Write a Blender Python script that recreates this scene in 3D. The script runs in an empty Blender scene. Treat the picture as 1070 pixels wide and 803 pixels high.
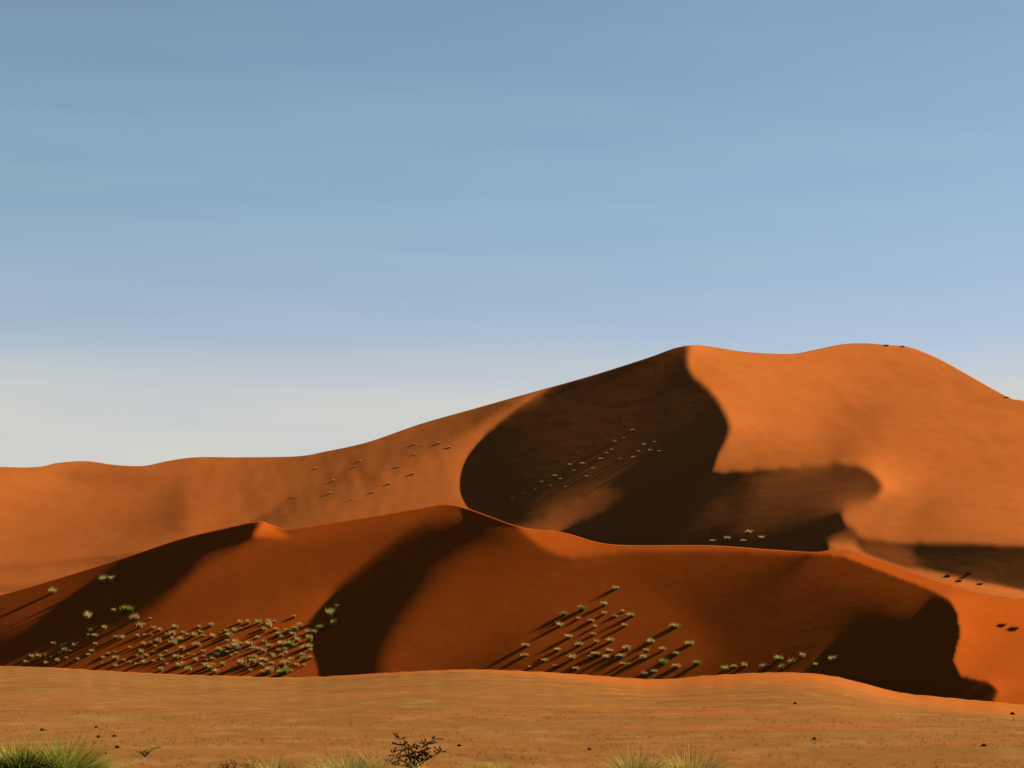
import bpy, math, random
import numpy as np
from mathutils import Vector, Matrix
R = math.radians
random.seed(7)
rng = np.random.default_rng(11)
scene = bpy.context.scene
COL = scene.collection

# ------------------------------------------------------------------ camera model (photo pixels 1070 x 803)
F, CX, HY, CH = 2000.0, 535.0, 665.0, 5.0        # focal length in photo pixels, centre column, horizon row, eye height
SUN_E, SUN_A = R(27.8), R(32.0)                  # elevation, and angle behind the exact right
LS = np.array([math.cos(SUN_E)*math.cos(SUN_A), math.cos(SUN_E)*math.sin(SUN_A), math.sin(SUN_E)])

# ------------------------------------------------------------------ dune relief: survey grid of bearings and elevations
X0, X1, Y0, Y1, ST = -300, 1370, 330, 760, 2.0
GX = np.arange(X0, X1+.1, ST); GY = np.arange(Y0, Y1+.1, ST)
MX, MY = np.meshgrid(GX, GY)
U = (MX-CX)/F; V = (HY-MY)/F

def smooth1(pts, n=12):
    """Catmull-Rom through the points"""
    P = np.array(pts, float)
    P = np.vstack([2*P[0]-P[1], P, 2*P[-1]-P[-2]])
    out = []
    for i in range(1, len(P)-2):
        p0, p1, p2, p3 = P[i-1], P[i], P[i+1], P[i+2]
        for t in np.linspace(0, 1, n, endpoint=False):
            out.append(.5*((2*p1)+(-p0+p2)*t+(2*p0-5*p1+4*p2-p3)*t*t+(-p0+3*p1-3*p2+p3)*t**3))
    out.append(P[-2])
    return np.array(out)

def curve_y(pts):
    P = smooth1(pts, 10)
    o = np.argsort(P[:, 0], kind='stable')
    return P[o, 0], P[o, 1]

def inside(poly):
    P = np.array(poly, float); m = np.zeros(MX.shape, bool)
    j = len(P)-1
    for i in range(len(P)):
        xi, yi = P[i]; xj, yj = P[j]
        if yi != yj:
            c = ((yi > MY) != (yj > MY)) & (MX < (xj-xi)*(MY-yi)/(yj-yi)+xi)
            m ^= c
        j = i
    return m

def blur(m, r):
    """separable blur, r in photo pixels"""
    k = max(1, int(round(r/ST)))
    if r <= 0: return m.astype(float)
    ker = np.exp(-.5*(np.arange(-2*k, 2*k+1)/k)**2); ker /= ker.sum()
    a = np.pad(m.astype(float), 2*k, mode='edge')
    a = np.stack([np.convolve(r_, ker, 'valid') for r_ in a])
    a = np.stack([np.convolve(c_, ker, 'valid') for c_ in a.T]).T
    return a

class Relief:
    """painted targets: T = how squarely the face meets the sun, B = rise away from the eye"""
    def __init__(s, t, b):
        s.T = np.full(MX.shape, float(t)); s.B = np.full(MX.shape, float(b))
    def put(s, poly, t, b, soft=0, smooth=True, clip=None):
        m = blur(inside(smooth1(list(poly)+[poly[0]], 6) if smooth else poly), soft)
        if clip is not None: m = m*clip
        s.T = s.T*(1-m)+t*m; s.B = s.B*(1-m)+b*m
    @property
    def A(s):
        a = np.zeros(MX.shape)
        for _ in range(30):
            a = .5*a+.5*(LS[2]-s.B*LS[1]-s.T*np.sqrt(1+a*a+s.B**2))/LS[0]
        return np.clip(a, -.6, .75)

def refine(q, rel, anchors, wd, lam=.004, outer=7, inner=260, hinge=1.0):
    A, B = rel.A, rel.B
    den = np.maximum(B+A*U-V, .07)
    k = F/ST
    gx = -A/(F*den)*ST; gy = -1/(F*den)*ST
    gxe = .5*(gx[:, 1:]+gx[:, :-1]); gye = .5*(gy[1:]+gy[:-1])
    aw = np.zeros(MX.shape); av = np.zeros(MX.shape)
    for (m, val, wt) in anchors: aw = aw+m*wt; av = av+m*wt*val
    cc = lambda a: .25*(a[1:, 1:]+a[1:, :-1]+a[:-1, 1:]+a[:-1, :-1])
    u, v, T, W = cc(U), cc(V), cc(rel.T), cc(wd)
    wx = np.minimum(wd[:, 1:], wd[:, :-1])*lam; wy = np.minimum(wd[1:], wd[:-1])*lam
    def grad(q):
        dx = q[:, 1:]-q[:, :-1]; dy = q[1:]-q[:-1]
        return k*.5*(dx[1:]+dx[:-1]), k*.5*(dy[:, 1:]+dy[:, :-1])
    def gradT(a, b):
        r = np.zeros(MX.shape); a = a*k*.5; b = b*k*.5
        r[1:, 1:] += a+b; r[:-1, 1:] += a-b; r[1:, :-1] += b-a; r[:-1, :-1] += -a-b
        return r
    for o in range(outer):
        p, r = grad(q)
        nx, ny, nz = p, -(1+u*p-v*r), -r
        ln = np.sqrt(nx*nx+ny*ny+nz*nz)
        c = (LS[0]*nx+LS[1]*ny+LS[2]*nz)/ln
        cp = (LS[0]-LS[1]*u)/ln-c*(nx-u*ny)/ln**2
        cr = (LS[1]*v-LS[2])/ln-c*(v*ny-nz)/ln**2
        res = T-c
        dark = T < -.02
        Wt = W*np.where(dark & (c < T), hinge, 1.0)
        def op(d):
            gp, gr = grad(d); j = Wt*(cp*gp+cr*gr)
            out = gradT(cp*j, cr*j)
            dx = wx*k*k*(d[:, 1:]-d[:, :-1]); dy = wy*k*k*(d[1:]-d[:-1])
            out[:, 1:] += dx; out[:, :-1] -= dx; out[1:] += dy; out[:-1] -= dy
            return out+aw*k*k*lam*d
        j = Wt*res
        rhs = gradT(cp*j, cr*j)
        ex = wx*k*k*(gxe-(q[:, 1:]-q[:, :-1])); ey = wy*k*k*(gye-(q[1:]-q[:-1]))
        rhs[:, 1:] += ex; rhs[:, :-1] -= ex; rhs[1:] += ey; rhs[:-1] -= ey
        rhs += k*k*lam*(av-aw*q)
        dg = gradT(np.abs(cp)*0, cr*0)
        s = Wt*(cp**2+cr**2)*k*k*.25
        dg[1:, 1:] += s; dg[:-1, 1:] += s; dg[1:, :-1] += s; dg[:-1, :-1] += s
        dg[:, 1:] += wx*k*k; dg[:, :-1] += wx*k*k; dg[1:] += wy*k*k; dg[:-1] += wy*k*k
        dg += aw*k*k*lam+1e-3
        d = np.zeros(MX.shape); rr = rhs; z = rr/dg; pp = z.copy(); rz = (rr*z).sum()
        for it in range(inner):
            Ap = op(pp); al = rz/(pp*Ap).sum()
            d = d+al*pp; rr = rr-al*Ap; z = rr/dg; r2 = (rr*z).sum(); pp = z+r2/rz*pp; rz = r2
        q = q+d
        print('refine', o, float(np.sqrt((W*res**2*~dark).sum()/(W*~dark).sum())), float(np.abs(d).max()))
    return q

def solve(A, B, anchors, w=None):
    """least-squares log-distance whose slopes follow A (rise to the right) and B (rise away)"""
    den = np.maximum(B+A*U-V, .07)
    gx = -A/(F*den)*ST; gy = -1/(F*den)*ST
    # q increases upward -> along +row (py) q falls
    w = np.ones(MX.shape) if w is None else w
    aw = np.zeros(MX.shape); av = np.zeros(MX.shape)
    for (m, val, wt) in anchors:
        aw = aw + m*wt; av = av+m*wt*val
    def level(f):
        W = w[::f, ::f]; 
        Gx = gx[::f, ::f]*f; Gy = gy[::f, ::f]*f
        gxe = .5*(Gx[:, 1:]+Gx[:, :-1]); gye = .5*(Gy[1:]+Gy[:-1])
        wx = np.minimum(W[:, 1:], W[:, :-1]); wy = np.minimum(W[1:], W[:-1])
        Aw = aw[::f, ::f]*f*f; Av = av[::f, ::f]*f*f
        def op(q):
            r = Aw*q
            dx = wx*(q[:, 1:]-q[:, :-1]); dy = wy*(q[1:]-q[:-1])
            r[:, 1:] += dx; r[:, :-1] -= dx; r[1:] += dy; r[:-1] -= dy
            return r
        rhs = Av.copy()
        ex = wx*gxe; ey = wy*gye
        rhs[:, 1:] += ex; rhs[:, :-1] -= ex; rhs[1:] += ey; rhs[:-1] -= ey
        diag = Aw.copy()
        diag[:, 1:] += wx; diag[:, :-1] += wx; diag[1:] += wy; diag[:-1] += wy
        return op, rhs, diag
    q = None
    for f in (8, 4, 2, 1):
        op, rhs, diag = level(f)
        sh = rhs.shape
        if q is None: q = np.full(sh, 5.7)
        else:
            iy = np.linspace(0, q.shape[0]-1, sh[0])*1.0; ix = np.linspace(0, q.shape[1]-1, sh[1])
            iy = np.minimum(np.arange(sh[0])/2, q.shape[0]-1); ix = np.minimum(np.arange(sh[1])/2, q.shape[1]-1)
            q = np.stack([np.interp(ix, np.arange(q.shape[1]), r_) for r_ in q])
            q = np.stack([np.interp(iy, np.arange(q.shape[0]), c_) for c_ in q.T]).T
        r = rhs-op(q); z = r/diag; p = z.copy(); rz = (r*z).sum()
        for it in range({8: 900, 4: 500, 2: 350, 1: 250}[f]):
            Ap = op(p); al = rz/(p*Ap).sum()
            q = q+al*p; r = r-al*Ap
            z = r/diag; rz2 = (r*z).sum()
            if rz2 < 1e-16: break
            p = z+rz2/rz*p; rz = rz2
    return q

def sample(q, px, py):
    px = np.asarray(px, float); py = np.asarray(py, float)
    fx = np.clip((px-X0)/ST, 0, len(GX)-1.001); fy = np.clip((py-Y0)/ST, 0, len(GY)-1.001)
    ix = fx.astype(int); iy = fy.astype(int); tx = fx-ix; ty = fy-iy
    return ((q[iy, ix]*(1-tx)+q[iy, ix+1]*tx)*(1-ty)+(q[iy+1, ix]*(1-tx)+q[iy+1, ix+1]*tx)*ty)

def world(px, py, D):
    return np.stack([D*(px-CX)/F, D, CH+D*(HY-py)/F], -1)
# ------------------------------------------------------------------ outlines
SKY = [(-300,470),(-150,482),(0,488),(40,488),(60,484),(90,482),(120,486),(150,487),(175,482),(205,478),(250,478),(310,477),(340,472),(385,462),
       (440,443),(500,426),(560,409),(600,398),(640,386),(680,373),(705,364),(722,361),(740,362),(780,368),(825,370),(850,366),(880,360),
       (905,359),(930,361),(945,362),(960,366),(985,377),(1010,391),(1040,408),(1058,417),(1070,419),(1120,430),(1200,455),(1370,480)]
CREST = [(-300,668),(-200,661),(-100,643),(0,622),(60,605),(130,583),(190,563),(240,551),(262,546),(274,545),(282,548),(300,553),(325,550),(400,538),(440,531),
         (468,527),(490,532),(515,541),(545,551),(590,557),(625,567),(660,570),(740,570),(800,574),(850,577),(873,574),(893,576),(905,582),(940,594),
         (975,607),(1010,616),(1050,622),(1070,624),(1150,640),(1250,655),(1370,668)]
FOOT = [(-300,688),(-100,692),(0,696),(60,698),(140,703),(220,706),(300,708),(360,706),(430,702),(500,700),(560,702),(620,706),(690,710),(740,706),(800,703),
        (850,704),(880,708),(905,714),(940,723),(980,728),(1020,732),(1045,734),(1070,737),(1150,742),(1370,746)]
sx, sy = curve_y(SKY); cxs, cys = curve_y(CREST); fx_, fy_ = curve_y(FOOT)
sky_y = lambda x: np.interp(x, sx, sy)
crest_y = lambda x: np.interp(x, cxs, cys)
foot_y = lambda x: np.interp(x, fx_, fy_)+.35*np.sin(np.asarray(x)*.31)*np.sin(np.asarray(x)*.047+1)+.3*np.sin(np.asarray(x)*.13+2)*np.sin(np.asarray(x)*.71)

# ------------------------------------------------------------------ the front dune
fl = Relief(.105, .50)
fl.put([(640,590),(900,600),(960,640),(880,680),(860,740),(500,740),(560,640)], .065, .52, 25)
fl.put([(130,800),(130,640),(200,598),(262,566),(330,545),(470,520),(440,560),(385,590),(350,615),(336,645),(330,720),(330,800)], .15, .47, 6, False)
fl.put([(300,553),(400,538),(468,526),(492,533),(470,545),(420,550),(350,560),(310,562)], .22, .42, 6)
fl.put([(-300,800),(-300,650),(0,622),(130,583),(262,546),(200,575),(110,600),(60,630),(0,656),(-300,760)], .12, .50, 2, False)
fl.put([(-300,730),(0,656),(60,630),(110,601),(160,577),(220,556),(270,544),(268,556),(250,566),(215,582),(190,610),(150,640),(90,670),(0,690),(-300,760)], -.04, .46, 6)
fl.put([(110,603),(160,578),(220,557),(268,546),(266,554),(230,567),(180,590)], -.15, .46, 1)
fl.put([(264,561),(276,543),(290,552),(304,561)], .55, .30, 1.0, False)
F2 = [(486,538),(450,548),(420,562),(385,586),(352,612),(338,635),(333,660),(330,720),(330,760),(400,760),(392,700),(405,660),(430,625),(465,590),(500,568),(540,562),(520,548)]
hard = blur(inside([(-400,300),(486,534),(450,547),(420,562),(385,586),(352,612),(338,635),(333,660),(328,800),(-400,800)]), 1)
fl.put(F2, -.10, .46, 11, clip=1-hard)
fl.put([(480,530),(515,538),(545,550),(520,549),(490,540)], -.05, .5, 2)
fl.put([(540,549),(590,556),(625,566),(680,569),(760,569),(850,575),(850,580),(760,575),(660,575),(620,580),(595,582),(572,575),(555,563)], .36, .36, 2)
F4 = [(985,622),(1001,640),(1004,665),(997,690),(1003,706),(985,716),(960,722),(930,740),(890,740),(868,706),(880,672),(920,650),(960,640),(975,630)]
fl.put(F4, -.05, .45, 9)
fl.put([(975,628),(1002,636),(1004,665),(996,690),(1000,706),(965,700),(960,660)], -.15, .40, 3)
fl.put([(950,706),(975,700),(1003,707),(1035,714),(1044,722),(1038,731),(1010,734),(960,727)], .0, .5, 1)
fl.put([(560,640),(640,605),(720,640),(740,700),(540,700)], .13, .50, 14)
fl.put([(160,650),(330,640),(326,720),(60,710),(100,670)], .14, .48, 8)
fl.T = np.where((MX > 100) & (MX < 335) & (MY > 655), np.maximum(fl.T, np.minimum(fl.T+.02, .14)), fl.T)
apron = [(845,578),(880,581),(940,604),(970,615),(992,626),(1001,642),(1003,665),(996,690),(1004,706),(1035,713),(1044,722),(1038,732),(1060,800),(1400,800),(1400,560),(1000,560),(900,560),(860,570)]
ma = inside(apron).astype(float)
fl.T = fl.T*(1-ma)+.5*ma; fl.B = fl.B*(1-ma)+.34*ma
fl.put([(1000,640),(1060,650),(1300,670),(1300,700),(1060,670)], .44, .38, 6)
fd_x = [-300,0,300,480,690,800,940,1000,1070,1370]
fd_v = [330,300,255,262,240,235,205,192,178,160]
foot_d = lambda x: np.interp(x, fd_x, fd_v)
aF = [(np.abs(MY-foot_y(MX)) < 1.01, np.log(foot_d(MX)), .05)]
wF = np.where(MY < crest_y(MX)-6, .02, 1.0); wF = np.where(MY > foot_y(MX)+4, .02, wF)
wF = wF*blur(1+2*inside([(840,575),(900,575),(1000,618),(1012,640),(1012,700),(1050,712),(1050,735),(940,726),(940,640)]), 14)
qF = refine(solve(fl.A, fl.B, aF, wF), fl, aF, wF, hinge=.3)
qF = qF+1.0e-5*(.3+blur(fl.T, 3)*4)*np.random.default_rng(8).standard_normal(MX.shape)*0
def fine(scale, seed, ang=0, stretch=1.0):
    r = np.random.default_rng(seed).standard_normal(MX.shape)
    a = blur(r, scale)
    if stretch > 1:
        k = int(stretch); sh = np.zeros_like(a)
        for i in range(-k, k+1): sh += np.roll(np.roll(a, int(round(i*math.cos(ang))), 1), int(round(i*math.sin(ang))), 0)
        a = sh
    return a/a.std()
qF = qF+np.clip(blur(fl.T, 4)*6, 0, 1)*1.6e-5*fine(3.0, 12, R(12), 6)*(.6+.5*np.clip(fine(30, 13), -1, 1.5))
# ------------------------------------------------------------------ the great dune
bl = Relief(.53, .36)
bl.put([(722,355),(800,355),(900,380),(900,440),(860,478),(745,490)], .60, .34, 25)
bl.put([(-400,300),(560,300),(520,440),(470,520),(520,560),(500,800),(-400,800)], .40, .40, 14, False)      # long left slope
bl.put([(-400,300),(60,470),(170,500),(260,540),(300,600),(300,800),(-400,800)], .46, .36, 22, False)
bl.put([(60,496),(90,491),(130,493),(170,500),(130,506),(80,505)], .30, .42, 5)
bl.put([(170,484),(260,480),(340,478),(460,442),(540,418),(545,428),(470,462),(360,492),(240,500)], .34, .42, 9)
S1 = [(722,355),(690,360),(640,380),(602,398),(570,414),(540,430),(512,450),(492,474),(484,496),(486,520),(510,545),(545,551),(590,531),(640,509),(690,488),(725,484),(742,490),(750,474),(762,452),(757,430),(742,408),(724,392),(718,374)]
bl.put(S1, .0, .45, 1)                                                                              # slip face under the summit
bl.put([(705,400),(740,425),(752,445),(740,460),(705,440)], .01, .50, 9)
# sunlit rib between the two slip faces
bl.put([(545,552),(590,531),(640,509),(690,489),(722,484),(735,490),(700,503),(655,523),(610,543),(585,556),(560,558)], .22, .40, 1)
S2 = [(583,556),(610,543),(655,523),(700,503),(722,492),(745,493),(800,489),(850,485),(880,484),(902,488),(919,503),(922,512),(912,521),(888,529),(879,537),(884,548),(896,559),(880,566),(850,580),(800,592),(700,600),(600,590)]
bl.put(S2, -.03, .50, 2)
bl.put([(800,500),(880,494),(912,505),(908,516),(880,524),(850,545),(790,562),(760,560),(780,530)], .012, .52, 9)
bl.put([(850,556),(885,552),(898,560),(880,570),(850,577),(820,572)], .12, .48, 4)
# shaded band low on the right
bl.put([(893,563),(940,567),(1000,569),(1070,571),(1110,574),(1150,590),(1150,606),(1110,616),(1070,620),(1030,616),(1000,606),(960,600),(930,590),(905,578)], -.02, .54, 2)
bl.put([(960,566),(1070,570),(1110,574),(1110,585),(1070,582),(960,577)], -.03, .54, 3)
bl.put([(893,563),(920,566),(950,575),(955,592),(925,588),(900,576)], .10, .5, 5)
bl.put([(935,596),(965,596),(1010,607),(1060,617),(1060,630),(1000,622),(950,606)], .42, .36, 2)
below = MY > crest_y(MX)
m = blur((below & (MX > 860)), 1)
bl.T = bl.T*(1-m)+.5*m; bl.B = bl.B*(1-m)+.34*m
wB = np.where(MY < sky_y(MX)-8, .02, 1.0)
wB = np.where((MY > crest_y(MX)+60), .02, wB)
RIB = [(545,552),(590,531),(640,509),(690,489),(722,484),(735,490),(700,503),(655,523),(610,543),(585,556),(560,558)]
wB = wB*blur(1+5*inside(S1)+1.0*inside([(762,400),(850,420),(930,470),(960,530),(930,560),(890,550),(885,530),(925,512),(905,487),(870,481),(745,490),(768,450)])+3*inside([(765,430),(850,440),(870,481),(745,491),(748,480)])+1.0*inside([(200,470),(600,390),(520,440),(475,500),(480,550),(200,560)])+7*inside(RIB)+3.0*inside([(760,495),(925,480),(925,520),(885,560),(780,580)])+3.5*inside([(890,562),(1150,566),(1150,625),(1000,615),(900,590)]), 7)
aB = [((MX > 862) & (np.abs(MY-crest_y(MX)) < 5), qF, 3.0),
      ((MX > -300) & (MX < 250) & (np.abs(MY-620) < 3), math.log(400), .03),
      ((MX > 330) & (MX < 560) & (np.abs(MY-565) < 3), math.log(395), .02)]
qB = refine(solve(bl.A, bl.B, aB, wB), bl, aB, wB)
# let the low sun reach the faces it strikes in the landscape: lower whatever ridge stands in its way
LEFTN = [(380,470),(470,440),(545,420),(520,440),(486,480),(482,515),(505,548),(480,545),(400,545)]
for rnd in range(3):
    want = (inside(RIB)|inside(LEFTN)) & (bl.T > .15) & (MY < crest_y(MX)+6)
    wy_, wx_ = np.nonzero(want); P0 = world(GX[wx_], GY[wy_], np.exp(qB[wy_, wx_]))
    need = np.zeros(MX.shape); alive = np.ones(len(P0), bool); nb = np.zeros(len(P0), bool)
    for t_ in np.arange(3, 170, 1.6):
        Q = P0+LS*t_; px_ = CX+F*Q[:, 0]/Q[:, 1]; py_ = HY-F*(Q[:, 2]-CH)/Q[:, 1]
        alive &= py_ > sky_y(px_)
        Ds = np.exp(sample(qB, px_, py_)); hit = alive & (Q[:, 1] > Ds-.1)
        nb |= hit
        iy = np.clip(np.round((py_-Y0)/ST).astype(int), 0, len(GY)-1); ix = np.clip(np.round((px_-X0)/ST).astype(int), 0, len(GX)-1)
        np.maximum.at(need, (iy[hit], ix[hit]), Q[hit, 1]+.4)
    print('blocked', rnd, nb.sum(), len(P0))
    qB = refine(qB, bl, aB+[(need > 0, np.log(np.maximum(need, 1)), .4)], wB, outer=2, hinge=1.0)

# knit the two surfaces together along the windward apron
smst = lambda t: np.clip(t, 0, 1)**2*(3-2*np.clip(t, 0, 1))
_j = sample(qF-qB, GX, crest_y(GX))*smst((GX-850)/45)
_k = np.exp(-.5*(np.arange(-12, 13)/5.)**2); _j = np.convolve(np.pad(_j, 12, mode='edge'), _k/_k.sum(), 'valid')
qB = qB+_j[None]*np.exp(-np.abs(MY-crest_y(MX))/30)
# wind-worked relief: fine oblique ridges on the flanks, mottling on the long slope
def fine(scale, seed, ang=0, stretch=1.0):
    r = np.random.default_rng(seed).standard_normal(MX.shape)
    a = blur(r, scale); 
    if stretch > 1:
        k = int(stretch); sh = np.zeros_like(a)
        for i in range(-k, k+1): sh += np.roll(np.roll(a, int(round(i*math.cos(ang))), 1), int(round(i*math.sin(ang))), 0)
        a = sh
    return a/a.std()
_lit = np.clip(blur(bl.T, 3)/.4, 0, 1)*np.clip(1.4-2*blur(inside(S1)|inside(S2)|inside(RIB), 6), 0, 1)*np.clip(1.4-2*blur(MY > 555, 6), 0, 1)
_right = smst((MX-740)/90)
qB = qB+_lit*_right*6.0e-4*fine(3.6, 1, R(40), 7)*(.6+.4*np.clip(fine(30, 2), -1, 1.5))
qB = qB+_lit*(1-_right)*1.5e-4*smst((MX-120)/160)*fine(4, 3, R(110), 2)*(.7+.5*np.clip(fine(34, 4), -1, 1.5))
qB = qB+0.6e-4*_lit*fine(11, 5)
# ------------------------------------------------------------------ helpers
def tag(o, label=None, cat=None, group=None, kind=None):
    if label: o['label'] = label
    if cat: o['category'] = cat
    if group: o['group'] = group
    if kind: o['kind'] = kind
    return o

def mesh_obj(name, verts, faces, mat, parent=None, smooth=True):
    me = bpy.data.meshes.new(name)
    verts = np.asarray(verts, float)
    me.from_pydata(verts.tolist(), [], faces if isinstance(faces, list) else faces.tolist())
    me.update()
    if smooth: me.polygons.foreach_set('use_smooth', [True]*len(me.polygons))
    if mat: me.materials.append(mat)
    o = bpy.data.objects.new(name, me); COL.objects.link(o)
    if parent: o.parent = parent
    return o

def grid_faces(nr, nc):
    i = np.arange(nr*nc).reshape(nr, nc)
    return np.stack([i[:-1, :-1], i[1:, :-1], i[1:, 1:], i[:-1, 1:]], -1).reshape(-1, 4)

def dune_mesh(name, q, top, bot, back, skirt, n, mat, join=False, xr=(-296, 1366), stp=2.0):
    xs = np.arange(xr[0], xr[1]+.1, stp)
    t = np.linspace(0, 1, n)[:, None]
    px = np.repeat(xs[None], n, 0); py = top(xs)[None]+(bot(xs)-top(xs))[None]*t
    P = world(px, py, np.exp(sample(q, px, py)))
    rows = []
    jw = np.clip((xs-866)/26, 0, 1); jw = jw*jw*(3-2*jw)*(1.0 if join else 0)
    # where the two dunes run into each other each sheet tucks under the other along the local slope
    if join == 'under': back = [(1.2, 0), (2.4, -.1)]+back[2:]
    if join == 'over': skirt = [(-1.0, 0), (-2.0, -.08)]+skirt
    K = P[1]-P[0] if join == 'under' else P[-1]-P[-2]
    K = K/np.maximum(np.abs(K[:, 1:2]), .05)
    for dy, dz in reversed(back):                       # lee side behind the crest
        r = P[0].copy(); r[:, 1] += dy; r[:, 2] += dz
        if join == 'under' and dy < 3: r[:, 2] += jw*(np.clip(-K[:, 2], .05, .6)*dy*.92)-(1-jw)*(.25*dy)
        rows.append(r)
    rows += list(P)
    for dy, dz in skirt:
        r = P[-1].copy(); r[:, 1] += dy; r[:, 2] += dz
        if join == 'over' and dy > -3: r[:, 2] -= np.clip(-K[:, 2], .05, .6)*abs(dy)*1.06
        rows.append(r)
    G = np.stack(rows)
    return mesh_obj(name, G.reshape(-1, 3), grid_faces(G.shape[0], G.shape[1]), mat)
# ------------------------------------------------------------------ materials
def new_mat(name):
    m = bpy.data.materials.new(name); m.use_nodes = True
    nt = m.node_tree; b = nt.nodes['Principled BSDF']
    b.inputs['Specular IOR Level'].default_value = 0; b.inputs['Roughness'].default_value = .95
    return m, nt, b

def sand(name, base, alt, dark, ripple=1.0, rot=0.0, plain=False):
    m, nt, b = new_mat(name)
    N, L = nt.nodes.new, nt.links.new
    geo = N('ShaderNodeNewGeometry')
    def noise(scale, det, mapscale=(1,1,1), rz=0, rough=.5):
        mp = N('ShaderNodeMapping'); mp.inputs['Scale'].default_value = mapscale; mp.inputs['Rotation'].default_value = (0,0,rz)
        L(geo.outputs['Position'], mp.inputs['Vector'])
        n = N('ShaderNodeTexNoise'); n.inputs['Scale'].default_value = scale; n.inputs['Detail'].default_value = det; n.inputs['Roughness'].default_value = rough
        L(mp.outputs['Vector'], n.inputs['Vector']); return n.outputs['Fac']
    def ramp(src, lo, hi):
        r = N('ShaderNodeMapRange'); r.inputs['From Min'].default_value = lo; r.inputs['From Max'].default_value = hi
        L(src, r.inputs['Value']); return r.outputs['Result']
    def mix(f, a, c, amt=1.0):
        x = N('ShaderNodeMix'); x.data_type = 'RGBA'
        if amt != 1.0:
            mm = N('ShaderNodeMath'); mm.operation = 'MULTIPLY'; mm.inputs[1].default_value = amt; L(f, mm.inputs[0]); f = mm.outputs[0]
        L(f, x.inputs['Factor'])
        for s, k in ((a, 'A'), (c, 'B')):
            i = [i for i in x.inputs if i.name == k and i.type == 'RGBA'][0]
            if isinstance(s, tuple): i.default_value = (*s, 1)
            else: L(s, i)
        return [o for o in x.outputs if o.type == 'RGBA'][0]
    c = mix(ramp(noise(.02, 3), .35, .65), base, alt)
    c = mix(ramp(noise(.25, 4, (1, .35, 1), rot, .6), .45, .75), c, dark, .45)
    c = mix(ramp(noise(1.2, 5, (1, .5, 1), rot, .7), .48, .66), c, dark, .35)
    c = mix(ramp(noise(.06, 4, (1, .4, 1), rot+.6, .55), .5, .7), c, dark, .35)
    if plain:                                           # redder sand blown out from the dune foot, in long streaks
        at = N('ShaderNodeAttribute'); at.attribute_name = 'dune_sand'
        st = ramp(noise(.13, 4, (.3, 1, 1), 0, .6), .50, .66)
        ad = N('ShaderNodeMath'); ad.operation = 'MULTIPLY'; L(st, ad.inputs[0]); ad.inputs[1].default_value = .7
        mx = N('ShaderNodeMath'); mx.operation = 'MAXIMUM'; L(ad.outputs[0], mx.inputs[0]); L(at.outputs['Fac'], mx.inputs[1])
        at2 = N('ShaderNodeAttribute'); at2.attribute_name = 'streak'
        m2 = N('ShaderNodeMath'); m2.operation = 'MULTIPLY'; L(mx.outputs[0], m2.inputs[0]); L(at2.outputs['Fac'], m2.inputs[1])
        c = mix(m2.outputs[0], c, (.28,.072,.011))
        c = mix(ramp(noise(2.2, 5, (1.6,.5,1), 0, .75), .54, .72), c, (.09,.038,.011), .55)
        c = mix(ramp(noise(.35, 4, (1,.6,1), 0, .6), .5, .7), c, (.24,.115,.036), .5)
    L(c, b.inputs['Base Color'])
    wv = N('ShaderNodeTexWave'); wv.inputs['Scale'].default_value = .55; wv.inputs['Distortion'].default_value = 6; wv.inputs['Detail'].default_value = 3
    mp = N('ShaderNodeMapping'); mp.inputs['Rotation'].default_value = (0, 0, rot); L(geo.outputs['Position'], mp.inputs['Vector']); L(mp.outputs['Vector'], wv.inputs['Vector'])
    b1 = N('ShaderNodeBump'); b1.inputs['Strength'].default_value = .0; b1.inputs['Distance'].default_value = .10; L(wv.outputs['Fac'], b1.inputs['Height'])
    b2 = N('ShaderNodeBump'); b2.inputs['Strength'].default_value = .5*ripple; b2.inputs['Distance'].default_value = .5; L(noise(.12, 5, (1,1,1), 0, .55), b2.inputs['Height'])
    L(b1.outputs['Normal'], b2.inputs['Normal']); L(b2.outputs['Normal'], b.inputs['Normal'])
    return m
SAND_BACK = sand('orange_dune_sand', (.315,.083,.0155), (.295,.075,.0135), (.24,.060,.011), .35, R(35))
SAND_FRONT = sand('deep_orange_dune_sand', (.295,.055,.0055), (.28,.050,.005), (.235,.041,.0045), .3, R(70))
SAND_PLAIN = sand('ochre_plain_sand', (.178,.075,.018), (.165,.064,.014), (.11,.043,.011), .35, R(5), plain=True)

# ------------------------------------------------------------------ terrain objects
def hid(x):                                             # how far the great dune runs on below the front crest
    s = np.clip((880-x)/220, 0, 1); return 48*s*s*(3-2*s)
great = dune_mesh('great_dune', qB, sky_y, lambda x: crest_y(x)+hid(x),
                  [(1,-.05),(4,-.6),(12,-3.5),(40,-17),(90,-42),(160,-80),(200,-110)],
                  [(-6,-5),(-14,-12),(-20,-40)], 200, SAND_BACK, join='over')
tag(great, 'tall orange star dune with a curved crest and black slip face under its summit', 'dune', kind='structure')
front = dune_mesh('front_dune', qF, crest_y, foot_y,
                  [(.5,-.04),(2,-.5),(8,-3.6),(25,-13),(60,-32),(90,-50)],
                  [(-2,-.5),(-6,-3)], 120, SAND_FRONT, join='under')
tag(front, 'lower brown dune in front, its shaded face dotted with grass clumps along the foot', 'dune', kind='structure')

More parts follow.
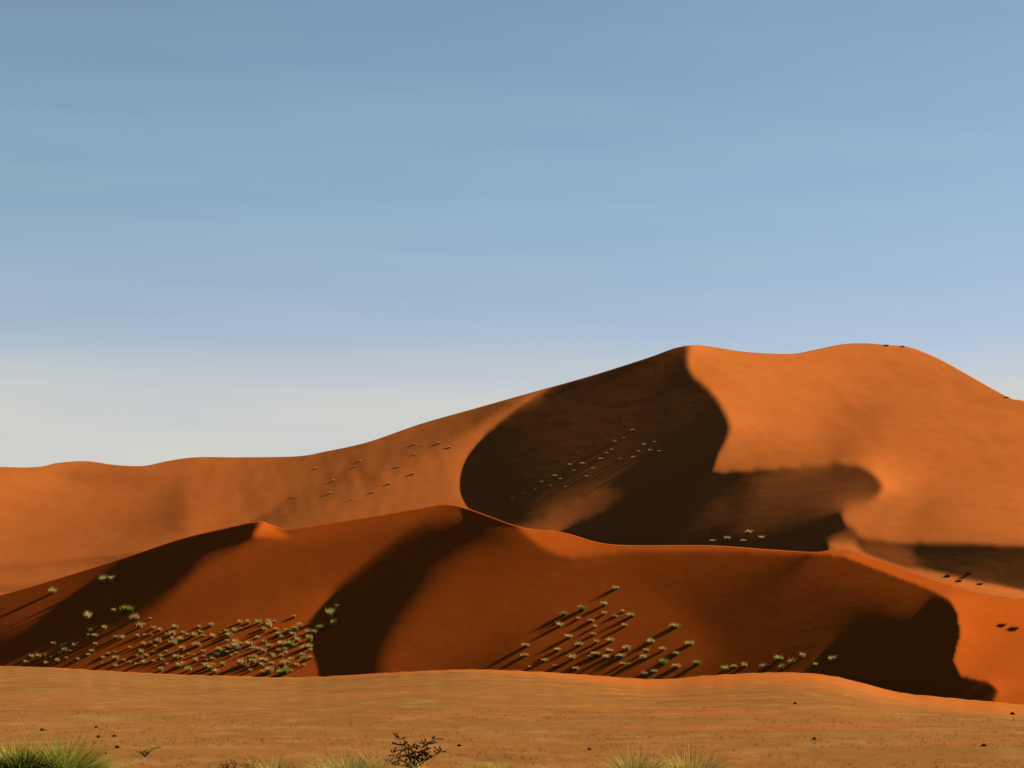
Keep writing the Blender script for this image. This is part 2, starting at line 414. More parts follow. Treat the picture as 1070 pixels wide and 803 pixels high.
# ground: one sheet from behind the camera to the horizon, meeting the dune foot
xs = np.concatenate([[-6000,-3000,-1600], np.arange(-1000, -300, 60), np.arange(-300, 1371, 8.0), np.arange(1420, 2100, 60), [2700,4200,7000]])
fxc = np.clip(xs, -296, 1366)
Df = np.exp(sample(qF, fxc, foot_y(fxc))); zf = CH+Df*(HY-foot_y(fxc))/F
ds = np.concatenate([[8,14,22,30,40,50], np.linspace(60, 100, 30)])
rows = []
def gz(x, y):
    return .12*np.sin(x*.11+y*.05)+.10*np.sin(y*.16+.8-x*.03)+.05*np.sin(x*.31-y*.23)
for d in list(np.linspace(10, 60, 16))+[None]*60:
    pass
n1 = 110
for k in range(n1+1):
    s = (k/n1)
    D = 12+(Df+.0-12)*s**1.35
    w = np.clip((D-90)/(Df-90), 0, 1); w = w*w*(3-2*w)
    x = D*(xs-CX)/F
    z = zf*w + gz(x, D)*(1-w)*np.clip(D/60, 0, 1)
    rows.append(np.stack([x, D, z], -1))
lx, ly, lz = rows[-1][:, 0], rows[-1][:, 1], rows[-1][:, 2]
for dd, dz in ((3,-.5),(20,-2),(80,-3),(300,-3)):
    rows.append(np.stack([(ly+dd)*(xs-CX)/F, ly+dd, lz+dz], -1))
for D in (900, 2000, 6000, 15000):
    rows.append(np.stack([D*(xs-CX)/F, np.full_like(xs, D), np.full_like(xs, -4.)], -1))
rows.insert(0, np.stack([(xs-CX)*.35, np.full_like(xs, -400.), 0*xs], -1))
rows.insert(1, np.stack([(xs-CX)*.05, np.full_like(xs, -10.), 0*xs], -1))
G = np.stack(rows)
ground = mesh_obj('ground', G.reshape(-1, 3), grid_faces(*G.shape[:2]), SAND_PLAIN)
_pxr = np.broadcast_to((xs-CX)[None]+CX, G.shape[:2])
_rel = np.zeros(G.shape[:2]); _rel[2:2+n1+1] = ((np.arange(n1+1)/n1)**1.35)[:, None]; _rel[2+n1+1:] = 1
_hw = np.interp(_pxr, [-400, 200, 430, 560, 700, 1400], [.03, .03, .05, .16, .30, .36])
_ds = np.clip((_rel-(1-_hw))/(_hw*.6), 0, 1)
_sk = np.interp(_pxr, [-400, 300, 560, 800, 1400], [.35, .35, 1, 1, 1])*np.clip((_rel-.30)/.2, 0.15, 1)
for nm, arr in (('dune_sand', _ds), ('streak', np.maximum(_sk, _ds))):
    at = ground.data.attributes.new(nm, 'FLOAT', 'POINT'); at.data.foreach_set('value', arr.ravel().astype(np.float32))
tag(ground, 'flat ochre sand plain in front of the dunes', 'ground', kind='structure')

# ------------------------------------------------------------------ camera, light, sky
cam = bpy.data.cameras.new('camera'); co = bpy.data.objects.new('camera', cam); COL.objects.link(co)
co.location = (0, 0, CH); co.rotation_euler = (R(90), 0, 0)
cam.sensor_width = 36; cam.lens = 36*F/1070; cam.shift_y = (HY-401.5)/1070
cam.clip_start = .5; cam.clip_end = 40000
scene.camera = co
sun = bpy.data.lights.new('sun', 'SUN'); so = bpy.data.objects.new('sun', sun); COL.objects.link(so)
sun.energy = 5; sun.angle = R(.5); sun.color = (1, .93, .82)
LAMP_E = SUN_E+R(.8)
so.rotation_euler = Vector((math.cos(LAMP_E)*math.cos(SUN_A), math.cos(LAMP_E)*math.sin(SUN_A), math.sin(LAMP_E))).to_track_quat('Z', 'Y').to_euler()
w = bpy.data.worlds.new('World'); scene.world = w; w.use_nodes = True
nt = w.node_tree; bg = nt.nodes['Background']; 
sky = nt.nodes.new('ShaderNodeTexSky'); sky.sky_type = 'NISHITA'; sky.sun_disc = False
sky.sun_elevation = LAMP_E; sky.sun_rotation = R(90)-SUN_A
bg.inputs[1].default_value = .05
sky.air_density = .4; sky.dust_density = .3; sky.ozone_density = 2.5
# thin high cirrus low in the sky behind the dunes
N, L = nt.nodes.new, nt.links.new
tc = N('ShaderNodeTexCoord'); sep = N('ShaderNodeSeparateXYZ'); L(tc.outputs['Generated'], sep.inputs[0])
def cr(src, pts):
    c = N('ShaderNodeFloatCurve'); cu = c.mapping.curves[0]
    for k_, (x_, y_) in enumerate(pts):
        if k_ < 2: cu.points[k_].location = (x_, y_)
        else: cu.points.new(x_, y_)
    c.mapping.update(); L(src, c.inputs['Value']); return c.outputs[0]
veil = cr(sep.outputs['Z'], [(0, 1), (1, 0), (.105, .95), (.135, .76), (.17, .50), (.23, .42), (.32, .26), (.45, .08)])
mp = N('ShaderNodeMapping'); mp.inputs['Scale'].default_value = (3.2, 3.2, 34); mp.inputs['Rotation'].default_value = (0, R(-4), 0); L(tc.outputs['Generated'], mp.inputs['Vector'])
ns = N('ShaderNodeTexNoise'); ns.inputs['Scale'].default_value = 1.6; ns.inputs['Detail'].default_value = 6; ns.inputs['Roughness'].default_value = .55; L(mp.outputs[0], ns.inputs['Vector'])
mr = N('ShaderNodeMapRange'); mr.inputs['From Min'].default_value = .3; mr.inputs['From Max'].default_value = .7; mr.inputs['To Min'].default_value = .86; mr.inputs['To Max'].default_value = 1.08; L(ns.outputs['Fac'], mr.inputs['Value'])
fy = N('ShaderNodeMapRange'); fy.inputs['From Min'].default_value = .6; fy.inputs['From Max'].default_value = .9; L(sep.outputs['Y'], fy.inputs['Value'])
m1 = N('ShaderNodeMath'); m1.operation = 'MULTIPLY'; L(veil, m1.inputs[0]); L(mr.outputs[0], m1.inputs[1])
m2 = N('ShaderNodeMath'); m2.operation = 'MULTIPLY'; m2.use_clamp = True; L(m1.outputs[0], m2.inputs[0]); L(fy.outputs[0], m2.inputs[1])
mixs = N('ShaderNodeMix'); mixs.data_type = 'RGBA'; L(m2.outputs[0], mixs.inputs['Factor'])
ci = [i for i in mixs.inputs if i.type == 'RGBA']; L(sky.outputs[0], ci[0]); 
cc_ = N('ShaderNodeMix'); cc_.data_type = 'RGBA'; ck = [i for i in cc_.inputs if i.type == 'RGBA']
ck[0].default_value = (4.7, 4.65, 4.3, 1); ck[1].default_value = (3.2, 4.7, 4.7, 1)
er = N('ShaderNodeMapRange'); er.inputs['From Min'].default_value = .12; er.inputs['From Max'].default_value = .22; L(sep.outputs['Z'], er.inputs['Value'])
L(er.outputs[0], cc_.inputs['Factor']); L([o for o in cc_.outputs if o.type == 'RGBA'][0], ci[1])
L([o for o in mixs.outputs if o.type == 'RGBA'][0], bg.inputs[0])
vs = scene.view_settings; vs.view_transform = 'Standard'; vs.look = 'None'; vs.exposure = 1.46; vs.gamma = 1
scene.cycles.diffuse_bounces = 0; scene.cycles.max_bounces = 6
# ------------------------------------------------------------------ planting
from mathutils.bvhtree import BVHTree
def bvh_of(o):
    me = o.data; return BVHTree.FromPolygons([v.co[:] for v in me.vertices], [p.vertices[:] for p in me.polygons])
BVH = {'ground': bvh_of(ground), 'front': bvh_of(front), 'great': bvh_of(great)}
def spot(px, py, surf):
    d = Vector(((px-CX)/F, 1, (HY-py)/F)).normalized()
    hit = BVH[surf].ray_cast(Vector((0, 0, CH)), d)
    return hit[0]

def leaf_mat(name, base, alt, trans=.25):
    m, nt, b = new_mat(name)
    N, L = nt.nodes.new, nt.links.new
    oi = N('ShaderNodeObjectInfo'); geo = N('ShaderNodeNewGeometry')
    x = N('ShaderNodeMix'); x.data_type = 'RGBA'
    cols = [i for i in x.inputs if i.type == 'RGBA']; cols[0].default_value = (*base, 1); cols[1].default_value = (*alt, 1)
    a = N('ShaderNodeMath'); a.operation = 'ADD'; a.inputs[1].default_value = 0
    s = N('ShaderNodeMath'); s.operation = 'MULTIPLY'; s.inputs[1].default_value = .6
    t = N('ShaderNodeMath'); t.operation = 'MULTIPLY'; t.inputs[1].default_value = .4
    L(oi.outputs['Random'], s.inputs[0]); L(geo.outputs['Random Per Island'], t.inputs[0])
    L(s.outputs[0], a.inputs[0]); L(t.outputs[0], a.inputs[1]); L(a.outputs[0], x.inputs['Factor'])
    out = [o for o in x.outputs if o.type == 'RGBA'][0]
    L(out, b.inputs['Base Color'])
    tr = N('ShaderNodeBsdfTranslucent'); L(out, tr.inputs['Color'])
    mx = N('ShaderNodeMixShader'); mx.inputs[0].default_value = trans
    L(b.outputs[0], mx.inputs[1]); L(tr.outputs[0], mx.inputs[2]); L(mx.outputs[0], nt.nodes['Material Output'].inputs['Surface'])
    return m
STRAW = leaf_mat('dry_straw_grass', (.74,.42,.12), (.52,.30,.07))
OLIVE = leaf_mat('olive_dune_grass', (.46,.36,.07), (.58,.40,.10))
GREEN = leaf_mat('fresh_green_grass', (.22,.24,.025), (.31,.30,.035))
GOLD = leaf_mat('golden_green_grass', (.36,.27,.05), (.26,.22,.035))
DARKLEAF = leaf_mat('dark_shrub_leaf', (.035,.03,.012), (.07,.055,.018), .1)
TWIG, _nt, _b = new_mat('dark_twig_bark'); _b.inputs['Base Color'].default_value = (.045,.028,.018, 1)
STONE, _nt, _b = new_mat('brown_stone')
_n = _nt.nodes.new('ShaderNodeTexNoise'); _n.inputs['Scale'].default_value = 6
_r = _nt.nodes.new('ShaderNodeValToRGB'); _r.color_ramp.elements[0].color = (.05,.028,.014,1); _r.color_ramp.elements[1].color = (.15,.08,.035,1)
_nt.links.new(_n.outputs['Fac'], _r.inputs['Fac']); _nt.links.new(_r.outputs['Color'], _b.inputs['Base Color'])

def blades(n, rad, h, wdt, lean, seed, spread=.5, droop=.35, seg=3, dome=True):
    """n curved tapering grass blades rising from a patch of the given radius"""
    r = random.Random(seed); V_, F_ = [], []
    for _ in range(n):
        a = r.uniform(0, 2*math.pi); rr = rad*spread*math.sqrt(r.random())
        bx, by = rr*math.cos(a), rr*math.sin(a)
        az = a+r.uniform(-.7, .7) if rr > .15*rad else r.uniform(0, 2*math.pi)
        ln = lean*(rr/(rad*spread)*.75+r.random()*.5)
        L_ = h*r.uniform(.55, 1.0)*(1-.25*ln if dome else 1)
        w0 = wdt*r.uniform(.7, 1.3); base = len(V_)
        sd = az+math.pi/2+r.uniform(-.8, .8)
        for k in range(seg+1):
            t = k/seg; th = ln*t*1.1
            out = L_*(t*math.sin(ln)*(1+droop*t)); up = L_*(t*math.cos(ln*.8)-droop*ln*.5*t*t)
            w = w0*(1-t)**.6 if k < seg else w0*.08
            cx_, cy_ = bx+out*math.cos(az), by+out*math.sin(az)
            V_ += [(cx_-w*math.cos(sd), cy_-w*math.sin(sd), max(up, -.02)), (cx_+w*math.cos(sd), cy_+w*math.sin(sd), max(up, -.02))]
        for k in range(seg):
            i = base+2*k; F_.append((i, i+1, i+3, i+2))
    return V_, F_

def clump_mesh(name, *a, mat=None, **k):
    v, f = blades(*a, **k); me = bpy.data.meshes.new(name); me.from_pydata(v, [], f); me.update()
    if mat: me.materials.append(mat)
    return me

def tussock(name, seed, mat):
    """two to four uneven sub-tufts grown together, with a few long dead stems"""
    r = random.Random(seed); V_, F_ = [], []
    for k in range(r.randint(2, 4)):
        h = r.uniform(.55, 1.0) if k else 1.0
        v, f = blades(r.randint(45, 90), .26*h+.06, h*1.05, .034, r.uniform(.35, .65), seed*10+k, .75, droop=.2)
        ox, oy = (0, 0) if k == 0 else (r.uniform(-.33, .33), r.uniform(-.33, .33)); n = len(V_)
        V_ += [(a+ox, b+oy, c) for a, b, c in v]; F_ += [tuple(i+n for i in q_) for q_ in f]
    v, f = blades(9, .3, 1.35, .018, .5, seed*10+9, .8, droop=.1); n = len(V_)
    V_ += v; F_ += [tuple(i+n for i in q_) for q_ in f]
    me = bpy.data.meshes.new(name); me.from_pydata(V_, [], F_); me.update(); me.materials.append(mat); return me
SMALL = {}
for kk, (kind, mt) in enumerate((('straw', STRAW), ('olive', OLIVE), ('green', GREEN))):
    SMALL[kind] = [tussock('dune_grass_%s' % kind, 20*kk+s+1, mt) for s in range(9)]

def small_clump(px, py, size, kind, surf, label, group, tall=.95):
    p = spot(px, py, surf)
    if p is None: return None
    size *= random.uniform(.70, 1.05)
    if tall == .95: tall = random.uniform(.8, 1.25)
    o = bpy.data.objects.new('grass_clump', random.choice(SMALL[kind])); COL.objects.link(o)
    w = size*p.y/F                                      # size: width in photo pixels at that distance
    o.location = (p.x, p.y, p.z-.03*w); o.rotation_euler = (0, 0, random.uniform(0, 6.28))
    o.scale = (w, w, w*tall*random.uniform(.85, 1.1))
    return tag(o, label, 'grass clump', group)

# --- dense field at the left foot of the front dune
G1 = 'grass clumps crowded along the left foot of the front dune'
L1 = 'small dry straw grass clump in the crowded field at the left dune foot'
field = [(8,692),(55,676),(100,664),(135,652),(160,645),(200,655),(240,652),(262,642),(300,642),(332,650),(326,700),(300,706),(220,703),(140,700),(60,696)]
def in_poly(x, y, P):
    c = False; j = len(P)-1
    for i in range(len(P)):
        if (P[i][1] > y) != (P[j][1] > y) and x < (P[j][0]-P[i][0])*(y-P[i][1])/(P[j][1]-P[i][1])+P[i][0]: c = not c
        j = i
    return c
named = [(216,696,10,'straw'),(226,701,8,'straw'),(253,694,11,'straw'),(269,678,9,'straw'),(261,673,8,'straw'),(251,650,7,'straw'),(246,658,7,'olive'),(246,671,6,'straw'),
         (229,678,7,'straw'),(206,674,7,'straw'),(189,667,6,'straw'),(181,662,6,'straw'),(181,672,7,'straw'),(281,702,8,'straw'),(322,660,7,'straw'),(294,672,7,'straw'),(276,690,8,'straw'),
         (296,694,8,'straw'),(289,657,6,'olive'),(306,662,6,'olive')]
pts = [(x, y) for x, y, s, k in named]
for x, y, s, k in named: small_clump(x, y+2, s*1.15, k, 'front', L1, G1)
tries = 0; cnt = 0
while cnt < 150 and tries < 6000:
    tries += 1
    x = random.uniform(5, 333); y = random.uniform(642, 706)
    if not in_poly(x, y, field): continue
    dmin = 4.4 if x > 150 else 5.4
    if any(math.hypot(x-a, (y-b)*1.25) < dmin for a, b in pts): continue
    if random.random() > .25+.75*(y-640)/60: continue
    pts.append((x, y)); cnt += 1
    small_clump(x, y, random.uniform(4, 7.5)*(1 if x > 150 else .85), random.choice(['straw']*3+['olive']), 'front', L1, G1)
G2 = 'grass clumps scattered above the left foot of the front dune'
for x, y, s, k, lb in [
    (56,620,8,'olive','olive grass clump alone on the narrow brown strip under the far left crest'),
    (109,608,8,'olive','pale grass clump at the upper shadow edge, left one of a close pair'),
    (117,608,6,'olive','small green grass clump touching the pale clump at the upper shadow edge'),
    (92,647,7,'straw','pale grass clump inside the left black shadow, upper of two stacked clumps'),
    (95,661,8,'straw','wide pale grass clump inside the left black shadow, lower of two stacked clumps'),
    (109,658,7,'olive','yellowish grass clump just right of the wide pale clump in the shadow'),
    (119,639,5,'olive','faint small grass clump left of the green pair in the black shadow'),
    (131,640,8,'green','green grass clump, left half of the flat green pair in the shadow'),
    (137,639,7,'green','green grass clump, right half of the flat green pair in the shadow'),
    (141,648,7,'straw','pinkish dry grass clump just below the flat green pair'),
    (147,656,8,'straw','tall dry grass clump at the top left corner of the crowded field'),
    (56,674,6,'straw','pale grass clump on the shadow foot, left of two near the far left'),
    (66,677,6,'straw','pale grass clump on the shadow foot, right of two near the far left'),
    (353,636,7,'olive','pale grass clump highest in the dark hollow right of the crowded field'),
    (345,645,8,'olive','pale grass clump on the sharp shadow edge, second from the top'),
    (349,654,7,'olive','grey green grass clump in the dark hollow, third from the top'),
    (335,658,7,'green','dull green grass clump on the hard shadow edge beside the crowded field'),
    (321,678,9,'straw','wide pale grass clump at the right end of the crowded field'),
    (317,691,8,'green','bright lime grass clump at the right end of the crowded field'),
    (299,704,8,'green','bluish green grass clump on the very foot line of the crowded field'),
    (304,675,8,'green','yellow green grass clump inside the right part of the crowded field')]:
    small_clump(x, y, s*1.15, k, 'front', lb, G2)

# --- triangular patch in the middle of the front dune
G3 = 'grass clumps scattered over the middle foot of the front dune'
L3 = 'small straw grass clump in the triangular patch at the middle dune foot'
U3 = {(643,613):'topmost grass clump of the middle patch, casting the highest long shadow', (610,635):'bright green grass clump near the top left of the middle patch',
      (590,640):'yellow green grass clump left of the bright green one in the middle patch', (632,630):'grass clump right of the bright green one, second highest in the middle patch',
      (705,653):'pale round grass clump at the right of the middle patch', (722,671):'round grass clump at the far right edge of the middle patch',
      (680,669):'pinkish pale grass clump in the right half of the middle patch', (549,673):'upper dry grass clump of the pair at the far left of the middle patch',
      (549,683):'lower dry grass clump of the pair at the far left of the middle patch', (729,692):'green grass clump on the foot line right of the middle patch',
      (693,691):'wide yellow green grass clump low in the right of the middle patch'}
for x, y, s, k in [(643,613,8,'olive'),(610,635,9,'green'),(632,630,8,'olive'),(590,640,8,'green'),(605,644,6,'straw'),(632,639,7,'straw'),(651,637,7,'straw'),(659,642,8,'straw'),(653,652,8,'straw'),
    (643,642,5,'olive'),(618,647,6,'straw'),(622,653,5,'straw'),(585,652,7,'straw'),(595,664,8,'straw'),(606,672,8,'straw'),(621,661,5,'straw'),(624,669,7,'straw'),(638,668,8,'straw'),
    (637,678,7,'straw'),(623,682,8,'straw'),(617,685,6,'olive'),(633,685,7,'straw'),(649,684,8,'olive'),(656,676,8,'straw'),(680,669,8,'straw'),(677,678,7,'olive'),(673,686,8,'straw'),
    (693,677,8,'olive'),(705,653,10,'olive'),(722,671,11,'olive'),(707,681,9,'olive'),(693,691,12,'green'),(707,695,8,'straw'),(658,693,8,'green'),(650,692,6,'olive'),(602,697,8,'straw'),
    (599,686,8,'straw'),(581,694,6,'straw'),(570,688,7,'straw'),(549,673,8,'straw'),(549,683,8,'straw'),(584,677,7,'straw'),(554,695,5,'straw'),(683,700,8,'olive'),(674,703,7,'olive'),(729,692,8,'green')]:
    small_clump(x, y+3, s*1.15, k, 'front', U3.get((x, y), L3), G3, tall=.72)

# --- few clumps in the dark right end
G4 = 'grass clumps along the dark right foot of the front dune'
for x, y, s, k, lb in [(814,690,9,'olive','largest olive grass clump of the row along the dark right foot'),
    (839,687,8,'straw','pale grass clump in the row on the dark foot, right of the largest one'),
    (828,694,8,'straw','pale grass clump on the dark foot, low between the two tallest clumps'),
    (818,699,7,'straw','small grass clump directly below the largest one on the dark foot'),
    (799,699,8,'straw','pale grass clump on the foot line left of the largest dark foot clump'),
    (872,691,9,'olive','rightmost olive grass clump, isolated in the black hollow'),
    (852,696,5,'olive','tiny grass clump midway in the black right hollow'),
    (778,697,8,'straw','grass clump on the right foot line, third from the left of its row'),
    (758,701,8,'olive','olive grass clump on the foot line at the left end of the right row'),
    (767,698,5,'straw','tiny dry grass clump second from the left of the right row')]:
    small_clump(x, y, s*1.15, k, 'front', lb, G4)

# --- clumps on the great dune
G5 = 'grass clumps on the black slip face under the summit'
L5 = 'faint grass clump in shade on the black slip face under the summit'
for x, y in [(634,474),(643,462),(661,450),(673,465),(679,471),(587,501),(581,498),(596,486),(613,498),(560,512),(536,521),(640,470),(628,480),(668,472),(600,492),(575,508),(591,509),(608,485),
             (652,458),(662,478),(648,480),(566,504),(549,516),(684,462),(620,490),(690,472)]:
    small_clump(x, y, random.uniform(3.5, 6), 'olive', 'great', L5, G5, tall=.4)
G6 = 'grass clumps at the foot of the second slip face'
for x, y, s, lb in [(745,566,8,'leftmost low grass clump at the foot of the second slip face'),(760,564,9,'low grass clump second from the left at the foot of the second slip face'),
                (784,557,10,'highest grass clump at the foot of the second slip face'),(796,563,9,'rightmost grass clump at the foot of the second slip face'),(777,566,8,'grass clump just below the highest one under the second slip face')]:
    small_clump(x, y, s*.8, 'olive', 'great', lb, G6, tall=.6)
G7 = 'dark shrubs on the shaded band at the right'
DARKS = [clump_mesh('dark_scrub', 110, .5, .7, .04, 1.0, 40+s, .7, mat=DARKLEAF) for s in range(2)]
SMALL['dark'] = DARKS
for x, y, s, lb, sf in [(990,603,8,'leftmost dark shrub on the shaded band at the right','great'),(1002,608,9,'dark shrub in the middle of the shaded band cluster','great'),(1012,600,7,'upper dark shrub of the shaded band cluster','great'),
                (1024,611,8,'rightmost dark shrub of the shaded band cluster','great'),(1047,654,10,'dark shrub on the bright sand apron, left of two','front'),(1059,658,9,'dark shrub on the bright sand apron, right of two','front'),
                (926,362,5,'tiny dark shrub on the skyline, left of two on the rounded top','great'),(943,363,5,'tiny dark shrub on the skyline, right of two on the rounded top','great'),(1052,416,5,'tiny dark shrub on the skyline near the right edge','great')]:
    o = small_clump(x, y, s, 'dark', sf, lb, G7)
    if o: o.name = 'shrub'; o['category'] = 'shrub'
G8 = 'sparse grass on the long left slope of the great dune'
L8 = 'tiny sparse grass clump on the long left slope of the great dune'
for _ in range(16):
    x = random.gauss(400, 45); y = sky_y(x)+random.uniform(16, 60)
    small_clump(x, y, random.uniform(2.5, 4), 'olive', 'great', L8, G8)
# ------------------------------------------------------------------ foreground plants
def base(px, py):
    """point on the plain; below the frame edge it simply lies nearer"""
    return spot(px, py, 'ground')
def thing(name, label, cat, p, group=None):
    o = bpy.data.objects.new(name, None); COL.objects.link(o); o.location = p; o.empty_display_size = .2
    return tag(o, label, cat, group)
def part(name, v, f, mat, parent):
    o = mesh_obj(name, v, f, mat, parent, smooth=False); return o

SHADE_BLADES = leaf_mat('dark_shade_blades', (.03,.018,.01), (.08,.045,.02), .05)  # near-black blade colour, paints the shaded side of the green mound
GF = 'grass tufts in the foreground'
def tuft(px, py, wpx, hpx, n, mat, label, seed, lean=1.0, spread=.7, stalks=0, wid=.012, dry=0, yscale=1):
    stalks = stalks//2; lean *= 1.15
    p = base(px, py); s = p.y/F; W, H = wpx*s, hpx*s
    t = thing('grass_tuft', label, 'grass tuft', p, GF)
    v, f = blades(n, W/2, H*1.12, wid, lean, seed, spread=spread, seg=5, dome=True, droop=.62)
    v = [(a, b*yscale, c) for a, b, c in v]
    part('blades', v, f, mat, t)
    if dry:
        v, f = blades(dry, W/2, H*.9, wid*.8, lean*1.2, seed+5, spread=spread, seg=3)
        part('dry_blades', v, f, STRAW, t)
    if stalks:
        v, f = blades(stalks, W/2, H*1.5, wid*.45, lean*.45, seed+9, spread=spread*1.1, seg=4, droop=.15)
        part('stalks', v, f, STRAW, t)
    return t
tuft(66, 814, 66, 62, 1700, GREEN, 'large bright green grass tuft in the bottom left corner, right half of the mound', 1, 1.15, .8, 12, .016, 160)
tuft(16, 815, 78, 54, 1500, GREEN, 'large green grass tuft in the bottom left corner, left half of the mound', 2, 1.1, .8, 8, .016, 90)
tuft(96, 806, 30, 22, 200, GOLD, 'low yellowing grass tuft just right of the big green mound', 3, 1.0, .8, 14, .011, 60)
tuft(287, 811, 50, 30, 420, GOLD, 'low yellow green grass tuft at the bottom between the mound and the dark shrub', 4, 1.0, .8, 10, .012, 70)
tuft(365, 812, 62, 38, 480, GOLD, 'sparse golden grass tuft just left of the dark shrub', 5, .85, .85, 30, .011, 120)
tuft(394, 808, 30, 36, 90, STRAW, 'thin upright straw tuft touching the left side of the dark shrub', 6, .6, .8, 26, .009)
tuft(492, 812, 34, 22, 260, GREEN, 'small green grass tuft right of the dark shrub, left of a close pair', 7, 1.0, .8, 6, .012)
tuft(527, 811, 32, 22, 260, GREEN, 'small green grass tuft right of the dark shrub, right of a close pair', 8, 1.0, .8, 6, .012)
tuft(662, 812, 48, 40, 300, GOLD, 'upright olive grass tuft at the bottom, left of the broad golden clump', 9, .7, .85, 34, .011, 60)
tuft(722, 813, 70, 42, 700, GOLD, 'broad golden green grass clump at the bottom right of centre', 10, 1.05, .8, 20, .013, 160)
tuft(590, 812, 60, 16, 120, STRAW, 'very low sparse dry tuft between the green pair and the golden clump', 11, .8, .9, 20, .009)
tuft(446, 810, 60, 20, 120, STRAW, 'low sparse dry grass around the foot of the dark shrub', 12, .9, .9, 16, .009)

# --- dark shrub with woody stems
def tube(V_, F_, a, b, ra, rb, n=5):
    a, b = Vector(a), Vector(b); d = (b-a).normalized(); u = d.orthogonal().normalized(); w = d.cross(u); i = len(V_)
    for p, r_ in ((a, ra), (b, rb)):
        for k in range(n):
            t = 2*math.pi*k/n; V_.append(tuple(p+u*(r_*math.cos(t))+w*(r_*math.sin(t))))
    for k in range(n): F_.append((i+k, i+(k+1) % n, i+n+(k+1) % n, i+n+k))
def shrub(px, py, hpx, label, tips, seed, leaves=60, group=None):
    p = base(px, py); s = p.y/F; r = random.Random(seed)
    t = thing('shrub', label, 'shrub', p, group)
    SV, SF, LV, LF = [], [], [], []
    for (dx, dz, dy) in tips:
        end = Vector((dx*s, dy*s, dz*s)); prev = Vector((dx*s*.05, 0, 0)); nseg = 5
        for k in range(1, nseg+1):
            q_ = end*(k/nseg)+Vector((r.uniform(-.06, .06), r.uniform(-.06, .06), r.uniform(0, .08)*(1-k/nseg)))
            tube(SV, SF, prev, q_, .035*(1-.75*(k-1)/nseg), .035*(1-.75*k/nseg))
            if k >= 2:
                for j in range(3):
                    e = q_+Vector((r.uniform(-.3, .3), r.uniform(-.25, .25), r.uniform(.0, .22)))*(.6+.1*k)
                    tube(SV, SF, q_, e, .010, .005, 4)
                    for m_ in range(leaves//6):
                        c = q_.lerp(e, r.uniform(.3, 1.1)); a = Vector((r.gauss(0, 1), r.gauss(0, 1), r.gauss(0, 1))).normalized()*r.uniform(.025, .05)
                        b_ = a.orthogonal().normalized()*.014; i = len(LV)
                        LV += [tuple(c-b_), tuple(c+a*.5-b_*1.2), tuple(c+a+b_*.2), tuple(c+b_)]; LF.append((i, i+1, i+2, i+3))
            prev = q_
    part('stem', SV, SF, TWIG, t); part('foliage', LV, LF, DARKLEAF, t)
    return t
shrub(432, 803, 34, 'dark woody shrub with spreading branches, standing at the bottom between grass tufts',
      [(-22,16,4),(-15,30,-3),(-6,24,6),(2,20,-5),(10,26,3),(20,31,-2),(30,17,5),(-26,6,-4),(16,14,-8)], 3, 460)
shrub(262, 808, 12, 'small black low shrub at the bottom edge left of a green tuft', [(-4,8,2),(3,9,-2),(6,5,3)], 5, 40)
shrub(240, 808, 14, 'small brown twiggy shrub at the bottom edge', [(-8,5,2),(-2,9,-2),(6,11,3)], 6, 12)
shrub(152, 791, 8, 'tiny reddish dead twig plant left of a small green sprig', [(-4,4,1),(3,5,-1)], 7, 8)
# dark blades stand in for the shade in the mound's near hollow
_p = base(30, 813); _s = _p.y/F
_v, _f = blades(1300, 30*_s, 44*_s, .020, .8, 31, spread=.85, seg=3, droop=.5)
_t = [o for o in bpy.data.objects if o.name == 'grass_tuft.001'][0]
_o = part('shade_blades', [(a+(_p.x-_t.location.x), b-.6+(_p.y-_t.location.y), c) for a, b, c in _v], _f, SHADE_BLADES, _t)
g = tuft(164, 782, 9, 6, 60, GREEN, 'tiny green grass sprig on the plain right of the big mound', 21, .9, .8, 0, .012)

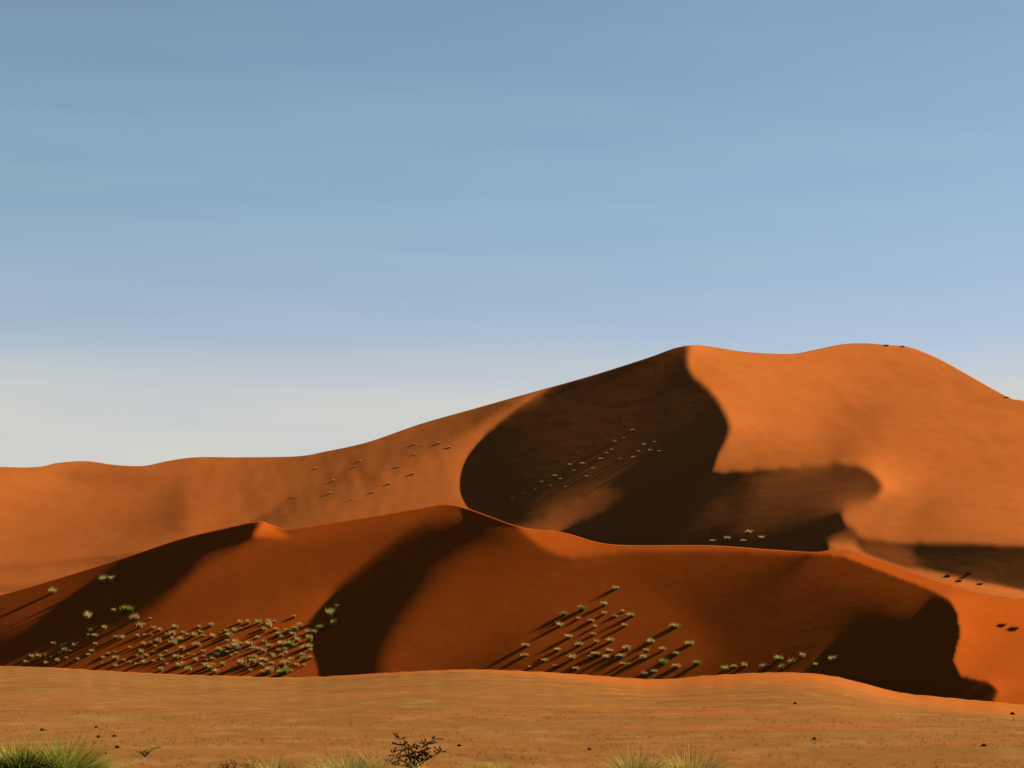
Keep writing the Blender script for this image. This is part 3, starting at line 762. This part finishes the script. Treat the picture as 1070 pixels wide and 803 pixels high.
# --- dry stubble over the near plain
SV, SF = [], []
_g = BVH['ground']
rs = random.Random(77)
for _ in range(5200):
    d = 68+60*rs.random()**1.6; x = rs.uniform(-.36, .40)*d
    if math.sin(x*.21+1)*math.sin(d*.33)+rs.random()*1.3 < .35: continue
    h = _g.ray_cast(Vector((x, d, 30)), Vector((0, 0, -1)))
    if h[0] is None: continue
    p = h[0]
    for k in range(rs.randint(2, 5)):
        a = rs.uniform(0, 6.28); L_ = rs.uniform(.05, .20)*(1.6 if rs.random() < .05 else 1); ex, ey = math.cos(a)*L_*.5, math.sin(a)*L_*.5; w_ = .006
        q0 = (p.x+rs.uniform(-.08, .08), p.y+rs.uniform(-.08, .08), p.z-.01); i = len(SV)
        SV += [(q0[0]-w_, q0[1], q0[2]), (q0[0]+w_, q0[1], q0[2]), (q0[0]+ex, q0[1]+ey, q0[2]+L_)]; SF.append((i, i+1, i+2))
STUB = leaf_mat('dead_grass_stubble', (.22,.13,.05), (.12,.06,.025), .1)
tag(mesh_obj('grass_stubble', SV, SF, STUB, None, smooth=False), 'sparse dead grass stubble over the near plain', 'grass', kind='stuff')

# --- stones on the plain
def stone(px, py, wpx, label, seed):
    p = base(px, py); s = p.y/F; r = random.Random(seed); a, b_, c = wpx*s*.5, wpx*s*.42, wpx*s*.33
    V_, F_ = [], []; nu, nv = 9, 6
    for j in range(nv+1):
        ph = math.pi*j/nv
        for i in range(nu):
            th = 2*math.pi*i/nu; k = 1+r.uniform(-.16, .16)
            V_.append((a*k*math.sin(ph)*math.cos(th), b_*k*math.sin(ph)*math.sin(th), c*k*math.cos(ph)+c*.45))
    for j in range(nv):
        for i in range(nu): F_.append((j*nu+i, (j+1)*nu+i, (j+1)*nu+(i+1) % nu, j*nu+(i+1) % nu))
    o = mesh_obj('stone', V_, F_, STONE, None, smooth=False); o.location = p; o.rotation_euler = (0, 0, r.uniform(0, 6))
    return tag(o, label, 'stone', 'dark stones on the plain')
for i, (x, y, w_, lb) in enumerate([
    (45,764,6,'dark stone behind the big green mound'),(101,761,5,'dark stone, farthest of the group right of the green mound'),(103,771,6,'flat dark stone below the farthest one of the group'),
    (120,770,5,'round dark stone at the right of the group near the mound'),(123,782,6,'nearest dark stone of the group right of the mound'),(111,788,4,'small stone beside the yellowing tuft'),
    (480,780,5,'lone dark stone right of the woody shrub'),(616,784,5,'faint brown stone left of the golden clump'),(831,736,5,'dark stone near the dune foot right of centre'),
    (851,773,5,'lone stone on the open plain right of centre'),(1028,780,6,'dark stone low at the right side of the plain'),(1058,747,6,'dark stone near the right edge below the dune tongue')]):
    stone(x, y, w_, lb, i)
